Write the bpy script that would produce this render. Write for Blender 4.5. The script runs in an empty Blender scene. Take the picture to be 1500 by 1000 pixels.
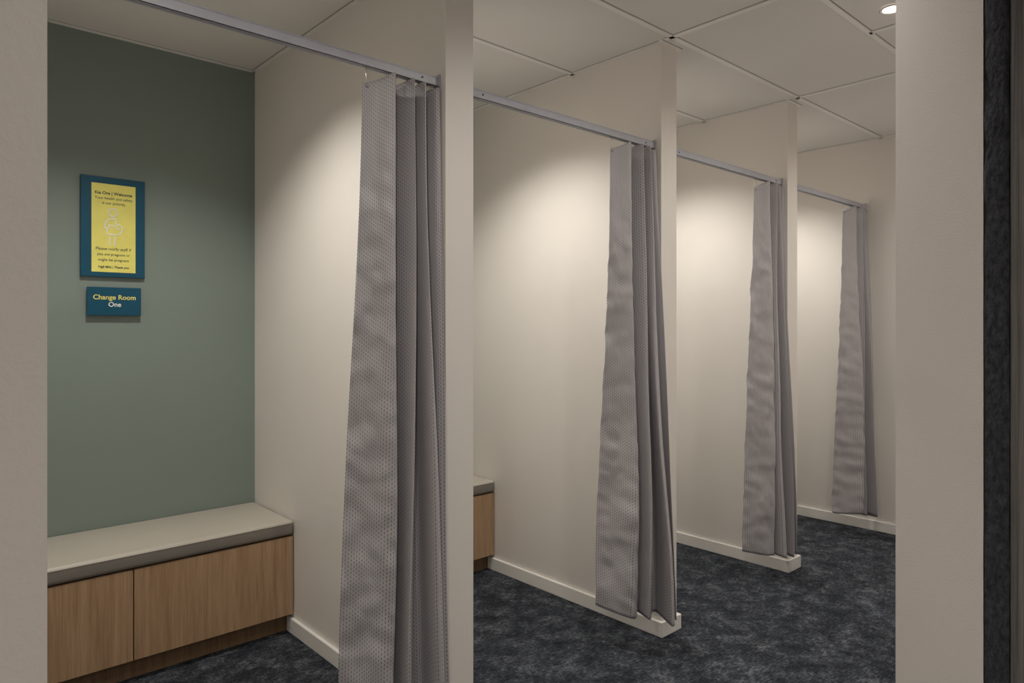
import bpy, bmesh, math, random
from mathutils import Vector, noise, Matrix
random.seed(4)
D=bpy.data; C=bpy.context
scn=C.scene
try:
    scn.view_settings.view_transform='Standard'
except Exception: pass

# ------------------------------------------------------------------ dimensions (m)
EYE=1.391; H=2.661
YE=1.837; YB=3.428; YF=2.973; YR=1.881; ZR=2.205
PX=[1.373,2.574,3.775]; TH=.118; XE=4.983; XL=.06
FY0,FY1=.452,.641; OX0,OX1=.066,1.90
NX0,NX1,NY0=-1.6,3.2,-2.6     # lobby on the near side

# ------------------------------------------------------------------ materials
def mat(name):
    m=D.materials.new(name); m.use_nodes=True
    nt=m.node_tree; b=nt.nodes['Principled BSDF']
    return m,nt,b
def N(nt,t,**k):
    n=nt.nodes.new(t)
    for a,v in k.items(): setattr(n,a,v)
    return n
def coords(nt,scale=(1,1,1),kind='Object',rot=(0,0,0)):
    tc=N(nt,'ShaderNodeTexCoord'); mp=N(nt,'ShaderNodeMapping')
    mp.inputs['Scale'].default_value=scale; mp.inputs['Rotation'].default_value=rot
    nt.links.new(tc.outputs[kind],mp.inputs[0]); return mp.outputs[0]
def ramp(nt,fac,stops):
    r=N(nt,'ShaderNodeValToRGB')
    e=r.color_ramp.elements
    while len(e)<len(stops): e.new(.5)
    for i,(p,c) in enumerate(stops):
        e[i].position=p; e[i].color=(*c,1)
    nt.links.new(fac,r.inputs[0]); return r.outputs[0]
def bump(nt,b,h,strength,dist=.002):
    n=N(nt,'ShaderNodeBump'); n.inputs['Strength'].default_value=strength
    n.inputs['Distance'].default_value=dist
    nt.links.new(h,n.inputs['Height']); nt.links.new(n.outputs[0],b.inputs['Normal'])
def noiset(nt,vec,scale,detail=3,rough=.5):
    n=N(nt,'ShaderNodeTexNoise'); n.inputs['Scale'].default_value=scale
    n.inputs['Detail'].default_value=detail; n.inputs['Roughness'].default_value=rough
    nt.links.new(vec,n.inputs['Vector']); return n.outputs[0]
def paint(name,col,rough=.6,bs=.15,bsc=160,var=.02):
    m,nt,b=mat(name); v=coords(nt)
    n=noiset(nt,v,1.3,3)
    c1=tuple(x*(1-var) for x in col); c2=tuple(min(1,x*(1+var)) for x in col)
    nt.links.new(ramp(nt,n,[(.3,c1),(.7,c2)]),b.inputs['Base Color'])
    b.inputs['Roughness'].default_value=rough
    bump(nt,b,noiset(nt,v,bsc,2),bs,.001)
    return m
M_wall=paint('cream_wall_paint',(.79,.75,.70))
M_green=paint('sage_green_paint',(.225,.275,.245),.5)
M_ceil=paint('ceiling_tile_white',(.80,.775,.75),.85,.25,300,.015)
M_grid=paint('grid_white',(.88,.86,.84),.45,0,50)
M_reveal_shade=paint('grid_reveal_shade',(.36,.34,.32),.8,0,50)
M_trim=paint('trim_white',(.88,.86,.82),.4,.02,50)
M_lobby=paint('lobby_wall_paint',(.70,.645,.60),.6,.3,260)

def simple(name,col,rough=.5,metal=0,var=.04,sc=20):
    m,nt,b=mat(name); v=coords(nt)
    n=noiset(nt,v,sc,2)
    nt.links.new(ramp(nt,n,[(.3,tuple(x*(1-var) for x in col)),(.7,tuple(x*(1+var) for x in col))]),b.inputs['Base Color'])
    b.inputs['Roughness'].default_value=rough; b.inputs['Metallic'].default_value=metal
    return m
M_rail=simple('powdercoat_rail',(.46,.465,.52),.4)
M_metal=simple('hook_metal',(.6,.58,.55),.3,1)
M_teal=simple('sign_teal',(.002,.075,.135),.4)
M_teald=simple('sign_edge_dark',(.003,.03,.05),.5)
M_yellow=simple('sign_yellow',(.88,.81,.20),.45)
M_ink=simple('sign_ink',(.02,.03,.05),.5)
M_whiteink=simple('sign_white_ink',(.92,.92,.90),.5)
M_yelink=simple('sign_yellow_ink',(.85,.78,.2),.5)
M_dark=simple('shadow_gap',(.015,.012,.01),.9)
M_lamp,nt,b=mat('lamp_emitter')
b.inputs['Emission Color'].default_value=(1,.9,.76,1); b.inputs['Emission Strength'].default_value=14
M_ring=simple('lamp_ring_white',(.8,.79,.77),.4)

# carpet
M_carpet,nt,b=mat('charcoal_carpet')
big=noiset(nt,coords(nt),9,12,.80)
fine=noiset(nt,coords(nt,(190,45,1),rot=(0,0,.3)),1,2,.6)
fine2=noiset(nt,coords(nt,(32,130,1),rot=(0,0,.3)),1,2,.6)
def mixf(nt,a,b_,f):
    mx=N(nt,'ShaderNodeMix'); mx.data_type='FLOAT'; mx.inputs[0].default_value=f
    nt.links.new(a,mx.inputs[2]); nt.links.new(b_,mx.inputs[3]); return mx.outputs[0]
cm=mixf(nt,big,mixf(nt,fine,fine2,.5),.45)
col=ramp(nt,cm,[(.42,(.012,.014,.018)),(.48,(.028,.032,.040)),(.53,(.055,.061,.072)),(.60,(.15,.16,.177))])
nt.links.new(col,b.inputs['Base Color']); b.inputs['Roughness'].default_value=.95
b.inputs['Specular IOR Level'].default_value=.15
bump(nt,b,cm,.9,.006)

# oak (vertical grain, runs along Z)
def wood(name,c1,c2,c3,sx=38,sz=1.6,rough=.45):
    m,nt,b=mat(name)
    v=coords(nt,(sx,sx,sz)); n1=noiset(nt,v,1.0,5,.6)
    v2=coords(nt,(sx*7,sx*7,sz*5)); n2=noiset(nt,v2,1.0,2,.5)
    f=mixf(nt,n1,n2,.4)
    nt.links.new(ramp(nt,f,[(.36,c1),(.5,c2),(.66,c3)]),b.inputs['Base Color'])
    b.inputs['Roughness'].default_value=rough
    bump(nt,b,f,.12,.001); return m
M_oak=wood('oak_veneer',(.34,.205,.11),(.45,.29,.165),(.53,.355,.215))
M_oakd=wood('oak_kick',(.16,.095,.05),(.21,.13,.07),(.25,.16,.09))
M_grey=wood('grey_timber',(.07,.062,.058),(.14,.128,.12),(.22,.205,.195),60,1.2)

# vinyl
M_vinyl,nt,b=mat('taupe_vinyl'); v=coords(nt)
nt.links.new(ramp(nt,noiset(nt,v,3,3),[(.3,(.50,.455,.395)),(.7,(.54,.495,.43))]),b.inputs['Base Color'])
b.inputs['Roughness'].default_value=.42
bump(nt,b,noiset(nt,v,420,2),.15,.0008)
M_vinyls,nt,b=mat('taupe_vinyl_shaded'); v=coords(nt)  # vinyl darkened for the cushion sides, their shade put into the colour
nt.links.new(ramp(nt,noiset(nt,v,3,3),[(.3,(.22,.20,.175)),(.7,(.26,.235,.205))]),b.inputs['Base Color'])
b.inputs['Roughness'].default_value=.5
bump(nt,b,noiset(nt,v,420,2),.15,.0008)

# felt
M_felt,nt,b=mat('charcoal_felt'); v=coords(nt,(1,1,.5))
nt.links.new(ramp(nt,noiset(nt,v,90,5,.7),[(.3,(.008,.009,.012)),(.7,(.06,.062,.072))]),b.inputs['Base Color'])
b.inputs['Roughness'].default_value=1
bump(nt,b,noiset(nt,v,120,4),.8,.004)

# woven curtain with dash pattern (UV in metres)
M_cur,nt,b=mat('woven_dash_fabric')
tc=N(nt,'ShaderNodeTexCoord'); sp=N(nt,'ShaderNodeSeparateXYZ'); nt.links.new(tc.outputs['UV'],sp.inputs[0])
def mth(op,a,bv=None,c=None):
    n=N(nt,'ShaderNodeMath',operation=op)
    for i,x in enumerate((a,bv,c)):
        if x is None: continue
        if isinstance(x,(int,float)): n.inputs[i].default_value=x
        else: nt.links.new(x,n.inputs[i])
    return n.outputs[0]
CW,CH=.0085,.013
ux=mth('DIVIDE',sp.outputs[0],CW); colid=mth('FLOOR',ux); fx=mth('FRACT',ux)
par=mth('MODULO',colid,2.0)
uy=mth('ADD',mth('DIVIDE',sp.outputs[1],CH),mth('MULTIPLY',par,.5)); fy=mth('FRACT',uy)
dx=mth('LESS_THAN',mth('ABSOLUTE',mth('SUBTRACT',fx,.5)),.12)
dy=mth('LESS_THAN',mth('ABSOLUTE',mth('SUBTRACT',fy,.5)),.27)
dash=mth('MULTIPLY',dx,dy)
thr=mth('MULTIPLY',mth('ADD',mth('SINE',mth('MULTIPLY',sp.outputs[1],2400.)),1.0),.5)
mc=N(nt,'ShaderNodeMix'); mc.data_type='RGBA'
mc.inputs[6].default_value=(.46,.44,.455,1); mc.inputs[7].default_value=(.15,.14,.148,1)
nt.links.new(dash,mc.inputs[0])
nt.links.new(mc.outputs[2],b.inputs['Base Color'])
b.inputs['Roughness'].default_value=.42
b.inputs['Sheen Weight'].default_value=.1
bump(nt,b,mth('ADD',mth('MULTIPLY',dash,-1.0),thr),.2,.0006)

# ------------------------------------------------------------------ mesh helpers
def mk(name,bm,mats,parent=None,smooth=False,loc=None):
    me=D.meshes.new(name); bm.to_mesh(me); bm.free()
    for m in mats: me.materials.append(m)
    if smooth:
        for p in me.polygons: p.use_smooth=True
    o=D.objects.new(name,me); C.collection.objects.link(o)
    if loc: o.location=loc
    if parent: o.parent=parent
    return o
def addbox(bm,x0,x1,y0,y1,z0,z1,mi=0,bev=0,seg=2):
    r=bmesh.ops.create_cube(bm,size=1)
    for vv in r['verts']:
        vv.co=Vector((x0+(vv.co.x+.5)*(x1-x0),y0+(vv.co.y+.5)*(y1-y0),z0+(vv.co.z+.5)*(z1-z0)))
    fs=set(f for vv in r['verts'] for f in vv.link_faces)
    for f in fs: f.material_index=mi
    if bev>0:
        es=list(set(e for f in fs for e in f.edges))
        rr=bmesh.ops.bevel(bm,geom=es,offset=bev,segments=seg,affect='EDGES',profile=.5)
        for f in rr['faces']: f.material_index=mi
def addcyl(bm,c,r,h,axis='Z',seg=24,mi=0,r2=None):
    rot={'Z':Matrix(),'X':Matrix.Rotation(math.pi/2,4,'Y'),'Y':Matrix.Rotation(math.pi/2,4,'X')}[axis]
    res=bmesh.ops.create_cone(bm,cap_ends=True,segments=seg,radius1=r,radius2=r if r2 is None else r2,depth=h,matrix=Matrix.Translation(c)@rot)
    for f in set(f for vv in res['verts'] for f in vv.link_faces): f.material_index=mi
def empty(name,loc=(0,0,0)):
    e=D.objects.new(name,None); e.empty_display_size=.1; e.location=loc; C.collection.objects.link(e); return e

# ------------------------------------------------------------------ room shell
bm=bmesh.new(); addbox(bm,NX0-.1,XE+.15,NY0-.1,YB+.15,-.1,0); mk('floor',bm,[M_carpet])
bm=bmesh.new(); addbox(bm,NX0-.1,XE+.15,NY0-.1,YB+.15,H,H+.1); mk('ceiling',bm,[M_ceil])
bm=bmesh.new(); addbox(bm,XL-.1,XE+.12,YB,YB+.12,0,H); mk('wall_back',bm,[M_green])
bm=bmesh.new(); addbox(bm,XE,XE+.12,FY1,YB,0,H); mk('wall_right',bm,[M_wall])
bm=bmesh.new(); addbox(bm,XL-.12,XL,FY1,YB,0,H); mk('wall_left',bm,[M_wall])
bm=bmesh.new()
addbox(bm,NX0-.1,OX0,FY0,FY1,0,H); addbox(bm,OX1,XE+.12,FY0,FY1,0,H); addbox(bm,OX0,OX1,FY0,FY1,2.45,H)
mk('wall_front',bm,[M_lobby])
bm=bmesh.new(); addbox(bm,NX0-.1,NX0,NY0,FY0,0,H); mk('wall_lobby_left',bm,[M_lobby])
bm=bmesh.new(); addbox(bm,NX1,NX1+.1,NY0,FY0,0,H); mk('wall_lobby_right',bm,[M_lobby])
bm=bmesh.new(); addbox(bm,NX0-.1,NX1+.1,NY0-.1,NY0,0,H); mk('wall_lobby_rear',bm,[M_lobby])
for x in PX:
    bm=bmesh.new(); addbox(bm,x,x+TH,YE,YB,0,H,0); mk('wall_partition',bm,[M_wall])

# baseboards
BH,BT=.068,.016
def bb(name,boxes):
    bm=bmesh.new()
    for q in boxes: addbox(bm,*q,0,BH,0,.003,2)
    mk(name,bm,[M_trim])
YC=YF+.05
for i,x in enumerate(PX):
    bb('baseboard_partition',[(x-BT,x,YE-BT,YC),(x+TH,x+TH+BT,YE-BT,YC),(x,x+TH,YE-BT,YE)])
bb('baseboard_right',[(XE-BT,XE,FY1,YC)])
bb('baseboard_left',[(XL,XL+BT,FY1,YC)])
bb('baseboard_front',[(OX1,XE-BT,FY1,FY1+BT)])

# ceiling grid: T-bars below the tiles with grey strips painting the shadow lines of tile reveals + perimeter angles
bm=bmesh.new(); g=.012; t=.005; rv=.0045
def tbar(x0,x1,y0,y1,axis):
    addbox(bm,x0,x1,y0,y1,H-t,H+.002,0)
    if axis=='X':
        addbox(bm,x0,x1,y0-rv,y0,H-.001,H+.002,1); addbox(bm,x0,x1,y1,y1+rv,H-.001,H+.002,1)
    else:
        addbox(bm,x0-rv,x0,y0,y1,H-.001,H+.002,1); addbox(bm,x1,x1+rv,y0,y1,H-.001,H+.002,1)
for y in (1.17,1.77): tbar(XL,XE,y-g,y+g,'X')
for i,(xa,xb) in enumerate([(XL,PX[0]),(PX[0]+TH,PX[1]),(PX[1]+TH,PX[2]),(PX[2]+TH,XE)]):
    tbar(xa,xb,2.37-g,2.37+g,'X')
    tbar(xa,xb,YB-.018,YB,'X')
    tbar(xa,xa+.018,YE,YB,'Y')
    tbar(xb-.018,xb,YE,YB,'Y')
for x in PX: tbar(x-.018,x+TH+.018,YE-.018,YE,'X')
tbar(XE-.018,XE,FY1,YE,'Y')
for x in (1.36,2.56,3.76): tbar(x-g,x+g,FY1,1.80,'Y')
for x in (1.96,3.16,4.36): tbar(x-g,x+g,FY1,1.17,'Y')
mk('trim_ceiling_grid',bm,[M_grid,M_reveal_shade])

# ------------------------------------------------------------------ curtain rails
def rail(x0,x1):
    e=empty('curtain_rail',((x0+x1)/2,YR,ZR)); L=(x1-x0)/2
    bm=bmesh.new()
    w=.011
    addbox(bm,-L,L,-w,w,.010,.016,0,.001,1)
    addbox(bm,-L,L,-w,-w+.002,-.016,.012); addbox(bm,-L,L,w-.002,w,-.016,.012)
    addbox(bm,-L,L,-w,-.003,-.016,-.014); addbox(bm,-L,L,.003,w,-.016,-.014)
    mk('rail_channel',bm,[M_rail],e)
    bm=bmesh.new()
    for s in (-1,1):
        addbox(bm,s*(L-.003)-.003,s*(L-.003)+.003,-.018,.018,-.0155,.024,0,.002,2)
        addcyl(bm,(s*(L-.07),-w-.001,0),.003,.003,'Y',12,1)
    mk('rail_brackets',bm,[M_rail,M_teald],e)
rails=[(XL,PX[0]),(PX[0]+TH,PX[1]),(PX[1]+TH,PX[2]),(PX[2]+TH,XE)]
for a,b_ in rails: rail(a,b_)

# ------------------------------------------------------------------ curtains
def catmull(pts,n):
    P=[pts[0]]+list(pts)+[pts[-1]]; out=[]
    segs=len(pts)-1
    for k in range(n):
        s=k/(n-1)*segs; i=min(int(s),segs-1); u=s-i
        p0,p1,p2,p3=[Vector(P[i+j]) for j in range(4)]
        out.append(.5*((2*p1)+(-p0+p2)*u+(2*p0-5*p1+4*p2-p3)*u*u+(-p0+3*p1-3*p2+p3)*u**3))
    return out
def curtain(xt0,xt1,B0,B1,seed,bulge=.05,lim=None):
    rnd=random.Random(seed)
    e=empty('cubicle_curtain',(xt0,YR,ZR))
    # plan of the folds along the rail (fraction, depth) and at the hem
    px=[0,.14,.30,.36,.38,.47,.57,.60,.63,.71,.75,.79,.87,.90,.95,1.0]
    pd=[-.1,-.45,-1.0,-.5,1.1,1.4,-.9,-.8,1.1,1.3,-.65,-.75,1.0,1.0,-.2,-.5]
    pz=[1.0,.7,.1,0,.3,.35,.05,.1,.35,.3,.0,.12,.3,.2,.1,0]
    bx=[0,.20,.44,.50,.49,.54,.63,.67,.68,.73,.80,.86,.86,.90,.95,1.0]
    bd=[.0,-.25,-.9,-.7,.8,1.3,-.45,-.4,.6,.7,-1.2,-1.3,.3,.8,-.1,-.7]
    top=[];bot=[]
    d=Vector((B1[0]-B0[0],B1[1]-B0[1])); nrm=Vector((d.y,-d.x)).normalized()
    if nrm.y>0: nrm=-nrm
    for k,(a,q) in enumerate(zip(px,pd)):
        ja=rnd.uniform(-.015,.015) if 0<k<len(px)-1 else 0
        top.append((xt0+(a+ja)*(xt1-xt0),YR+q*.043*rnd.uniform(.75,1.15)))
        ab=bx[k]+(rnd.uniform(-.035,.035) if 0<k<len(px)-1 else 0)
        qq=-bd[k]*.058*rnd.uniform(.7,1.3)
        p=Vector(B0)+d*ab+nrm*(qq+bulge*math.sin(math.pi*ab))
        bot.append((p.x,p.y))
    n=180; rows=130
    T=catmull(top,n); Bt=catmull(bot,n); Z=catmull([(z,0) for z in pz],n)
    L=[0]
    for k in range(1,n): L.append(L[-1]+((Bt[k]-Bt[k-1]).length+(T[k]-T[k-1]).length)/2)
    ztop=ZR-.022; zbot=.125
    bm=bmesh.new(); uvl=bm.loops.layers.uv.new('UVMap'); G=[]
    for j in range(rows+1):
        v=j/rows; row=[]
        f=v*v*(3-2*v)*.6+v**.9*.4
        for k in range(n):
            s=k/(n-1)
            kk=k+ (5*noise.noise(Vector((s*2.2,v*1.6,seed*1.7)))*math.sin(math.pi*s)*min(1,v*3))
            kk=max(0,min(n-1.001,kk)); k0=int(kk); fr=kk-k0; k1=min(n-1,k0+1)
            pt=T[k0].lerp(T[k1],fr); pb=Bt[k0].lerp(Bt[k1],fr)
            p=pt.lerp(pb,f)
            ch=Vector((xt0,YR)).lerp(Vector(B0),f).lerp(Vector((xt1,YR)).lerp(Vector(B1),f),s)
            mult=1+.55*noise.noise(Vector((s*4.5+3,v*1.6,seed*2.3)))*min(1,v*4)
            p=Vector((p.x,ch.y+(p.y-ch.y)*mult))
            zt=ztop-.045*Z[k].x
            zb=zbot+.035*(1-s)**2+.006*math.sin(s*17+seed)
            z=zt+(zb-zt)*v
            amp=.003+.010*v
            q=Vector((s*4+seed*3.1,z*.9,seed))
            ox=noise.noise(q)*amp*1.5; oy=noise.noise(q+Vector((9,4,2)))*amp*1.8
            wgt=((1-s/.38)**.6 if s<.38 else 0)*min(1,v*4)+.12
            c=noise.noise(Vector((s*7,z*6,seed+5)))+.8*noise.noise(Vector((s*14+z*5,z*18,seed+8)))+.3*noise.noise(Vector((s*40,z*45,seed)))
            oy+=c*.009*wgt; ox+=c*.005*wgt
            x=p.x+ox; y=p.y+oy
            if lim is not None: x=min(x,lim-.006)
            row.append(bm.verts.new((x-xt0,y-YR,z-ZR)))
        G.append(row)
    for j in range(rows):
        for k in range(n-1):
            fc=bm.faces.new((G[j][k],G[j+1][k],G[j+1][k+1],G[j][k+1])); fc.smooth=True
            for lp,(jj,kk) in zip(fc.loops,((j,k),(j+1,k),(j+1,k+1),(j,k+1))):
                lp[uvl].uv=(L[kk]+.003,(1-jj/rows)*2.05)
    o=mk('curtain_fabric',bm,[M_cur],e,True)
    m=o.modifiers.new('thick','SOLIDIFY'); m.thickness=.0016; m.offset=0
    bm=bmesh.new()
    for k in (5,56,86,118,150):
        p=T[k]; zt=ztop-.045*Z[k].x-ZR
        cx_=p.x-xt0
        addcyl(bm,(cx_,0,-.0195),.004,.005,'Z',10,0)
        z1=-.019; z0=zt-.012; addcyl(bm,(cx_,(p.y-YR)*.4,(z1+z0)/2),.0013,z1-z0,'Z',8,0)
        addcyl(bm,(cx_,p.y-YR-.003,zt-.012),.005,.002,'Y',12,0)
    mk('curtain_hooks',bm,[M_metal],e,True)
    return e
curtain(1.085,1.366,(1.035,1.95),(1.355,1.795),1,.05,PX[0])
curtain(2.265,2.566,(2.31,1.99),(2.55,1.75),2,.04,PX[1])
curtain(3.48,3.767,(3.46,1.95),(3.745,1.80),3,.05,PX[2])
curtain(4.62,4.975,(4.63,1.95),(4.945,1.82),4,.04,XE)

# ------------------------------------------------------------------ bench seats
def bench(x0,x1):
    e=empty('bench_seat',(x0,YF,0)); W=x1-x0; dp=YB-YF
    g=.002; zc=.446; z0=.088
    bm=bmesh.new()
    addbox(bm,.004,W-.004,.022,dp-.002,z0,zc-.002,0)
    mk('cabinet_body',bm,[M_oak],e)
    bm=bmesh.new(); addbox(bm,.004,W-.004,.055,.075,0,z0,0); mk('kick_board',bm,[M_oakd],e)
    nd=2
    for i in range(nd):
        bm=bmesh.new(); a=.004+i*(W-.008)/nd; c=.004+(i+1)*(W-.008)/nd
        addbox(bm,a+g,c-g,.002,.021,z0,zc-.006,0,.001,1); mk('cabinet_door',bm,[M_oak],e)
    bm=bmesh.new(); addbox(bm,.004,W-.004,.0215,.0222,z0+.004,zc-.004,0); mk('shadow_gap',bm,[M_dark],e)
    zt=.512
    bm=bmesh.new(); r=.016
    addbox(bm,.004,W-.004,-.004,dp-.003,zc,zt,0,r,5)
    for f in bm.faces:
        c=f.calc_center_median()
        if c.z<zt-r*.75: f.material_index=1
    mk('seat_cushion',bm,[M_vinyl,M_vinyls],e,True)
    bm=bmesh.new()
    addcyl(bm,(W/2,-.0025,zt-.012),.0028,W-.04,'X',8,0)
    mk('cushion_piping',bm,[M_vinyl],e,True)
for a,b_ in [(XL,PX[0])]+rails[1:]: bench(a,b_)

# ------------------------------------------------------------------ signs
def text(s,x,z,w,mt,parent,y,bold=0,name='lettering'):
    cu=D.curves.new(name,'FONT'); cu.body=s; cu.align_x='CENTER'; cu.align_y='CENTER'; cu.size=.02; cu.extrude=.0003; cu.offset=bold
    o=D.objects.new(name,cu); C.collection.objects.link(o)
    C.view_layer.update()
    me=D.meshes.new_from_object(o.evaluated_get(C.evaluated_depsgraph_get()))
    D.objects.remove(o)
    xs=[v.co.x for v in me.vertices]; k=w/(max(xs)-min(xs)); cx=(max(xs)+min(xs))/2
    for v in me.vertices: v.co=Vector(((v.co.x-cx)*k,-v.co.z,v.co.y*k))
    me.materials.clear(); me.materials.append(mt)
    o=D.objects.new(name,me); C.collection.objects.link(o); o.parent=parent; o.location=(x,y,z)
X0,X1,Z0,Z1=.617,.866,1.603,2.037; cx,cz=(X0+X1)/2,(Z0+Z1)/2
e=empty('wall_sign_welcome',(cx,YB,cz))
bm=bmesh.new(); addbox(bm,X0-cx,X1-cx,-.018,-.004,Z0-cz,Z1-cz,0,.001,1); mk('sign_panel',bm,[M_teal],e)
bm=bmesh.new(); addbox(bm,X0-cx+.02,X1-cx-.02,-.004,0,Z0-cz+.02,Z1-cz-.02); mk('sign_spacer',bm,[M_teald],e)
bm=bmesh.new(); addbox(bm,.657-cx,.828-cx,-.0188,-.0175,1.624-cz,2.008-cz); mk('sign_insert',bm,[M_yellow],e)
yt=-.0192; tx=.742-cx
for s,z,w,bo in (("Kia Ora | Welcome",1.967,.144,.0004),("Your health and safety",1.945,.146,0),("is our priority",1.924,.090,0),
               ("Please notify staff if",1.725,.137,0),("you are pregnant or",1.701,.128,0),("might be pregnant",1.677,.120,0),("Ng\u0101 Mihi | Thank you",1.646,.118,.0004)):
    text(s,tx,z-cz,w,M_ink,e,yt,bo)
def tube(pts,cyc,parent,r=.0024):
    cu=D.curves.new('icon_line','CURVE'); cu.dimensions='3D'; cu.bevel_depth=r; cu.bevel_resolution=2
    sp=cu.splines.new('BEZIER'); sp.bezier_points.add(len(pts)-1)
    for bp,p in zip(sp.bezier_points,pts):
        bp.co=(p[0],0,p[1]); bp.handle_left_type=bp.handle_right_type='AUTO'
    sp.use_cyclic_u=cyc; cu.materials.append(M_whiteink)
    o=D.objects.new('icon_line',cu); C.collection.objects.link(o); o.parent=parent
    o.location=(tx-.004,-.0192,1.822-cz); o.scale=(1,.35,1); return o
tube([(.000+.017*math.cos(a),.063+.017*math.sin(a)) for a in [i*math.pi/4 for i in range(8)]],True,e)
tube([(-.008,.036),(-.020,.028),(-.030,.002),(-.026,-.008),(-.012,.004)],False,e)
tube([(-.008,.036),(.012,.034),(.014,.014),(.030,.008),(.036,-.012),(.026,-.030)],False,e)
tube([(-.018,.004),(-.002,.006),(.016,-.004),(.024,-.010)],False,e)
tube([(-.018,.000),(-.022,-.030),(-.002,-.034),(.024,-.032)],False,e)
tube([(-.012,-.042),(-.012,-.082)],False,e); tube([(.008,-.042),(.008,-.082)],False,e)
X0,X1,Z0,Z1=.640,.849,1.435,1.558; cx2,cz2=(X0+X1)/2,(Z0+Z1)/2
e=empty('wall_sign_room_name',(cx2,YB,cz2))
bm=bmesh.new(); addbox(bm,X0-cx2,X1-cx2,-.026,-.012,Z0-cz2,Z1-cz2,0,.001,1); mk('sign_panel',bm,[M_teal],e)
bm=bmesh.new(); addbox(bm,X0-cx2+.003,X1-cx2-.003,-.012,0,Z0-cz2+.003,Z1-cz2-.003); mk('sign_spacer',bm,[M_teald],e)
text("Change Room",0,.017,.165,M_yelink,e,-.0265,.0003); text("One",0,-.014,.049,M_whiteink,e,-.0265,.0003)

# ------------------------------------------------------------------ near-side: felt seal, timber door leaf
e=empty('door_1',(OX1,.40,0))
bm=bmesh.new()
addbox(bm,.0,.05,.002,.051,0,2.44,0,.004,2)
es=[ed for ed in bm.edges if abs(ed.verts[0].co.z-ed.verts[1].co.z)>1]
bmesh.ops.subdivide_edges(bm,edges=es,cuts=140,use_grid_fill=True)
for vv in bm.verts:
    vv.co.x+=.004*noise.noise(Vector((vv.co.y*30,vv.co.z*14,3)))
    vv.co.y+=.002*noise.noise(Vector((vv.co.x*30,vv.co.z*9,7)))
mk('felt_seal',bm,[M_felt],e,True)
bm=bmesh.new(); addbox(bm,.006,.050,-.85,.001,.01,2.44,0,.002,2); mk('door_leaf',bm,[M_grey],e)
bm=bmesh.new()
addcyl(bm,(-.045,-.76,1.05),.010,.50,'Z',16)
for z in (.86,1.24): addcyl(bm,(-.018,-.76,z),.007,.056,'X',12)
mk('pull_handle',bm,[M_metal],e,True)

# ------------------------------------------------------------------ downlights
def downlight(x,y,power,angle=126,blend=.7,col=(1,.95,.88)):
    e=empty('downlight',(x,y,H))
    bm=bmesh.new()
    R=[(.046,-.001),(.047,-.005),(.043,-.007),(.036,-.006),(.033,-.002)]
    seg=32; rings=[]
    for r,z in R: rings.append([bm.verts.new((r*math.cos(2*math.pi*i/seg),r*math.sin(2*math.pi*i/seg),z)) for i in range(seg)])
    for a in range(len(R)-1):
        for i in range(seg): bm.faces.new((rings[a][i],rings[a][(i+1)%seg],rings[a+1][(i+1)%seg],rings[a+1][i]))
    mk('lamp_ring',bm,[M_ring],e,True)
    bm=bmesh.new(); addcyl(bm,(0,0,-.002),.033,.002,'Z',24); mk('lamp_lens',bm,[M_lamp],e)
    l=D.lights.new('downlight_beam','SPOT'); l.energy=power; l.color=col; l.spot_size=math.radians(angle); l.spot_blend=blend; l.shadow_soft_size=.03
    o=D.objects.new('downlight_beam',l); C.collection.objects.link(o); o.parent=e; o.location=(0,0,-.012)
for x in (.70,1.90,3.10,4.31): downlight(x,2.45,70)
for x in (.60,1.78,2.985,4.2): downlight(x,1.02,38,160,1)
for x,y in ((.5,-.8),(-.7,-1.6),(1.3,-1.7)): downlight(x,y,75,150,1)  # lobby spots out of view, added to brighten the near wall faces

w=D.worlds.new('World'); scn.world=w; w.use_nodes=True
w.node_tree.nodes['Background'].inputs[0].default_value=(.9,.9,1,1); w.node_tree.nodes['Background'].inputs[1].default_value=.05

# ------------------------------------------------------------------ camera
cd=D.cameras.new('camera'); cam=D.objects.new('camera',cd); C.collection.objects.link(cam)
cam.location=(0,0,EYE); cam.rotation_euler=(math.pi/2,0,-.7379)
cd.sensor_width=36; cd.sensor_fit='HORIZONTAL'; cd.lens=1010.33/1500*36; cd.shift_y=-(500-476.73)/1500; cd.clip_start=.02
scn.camera=cam
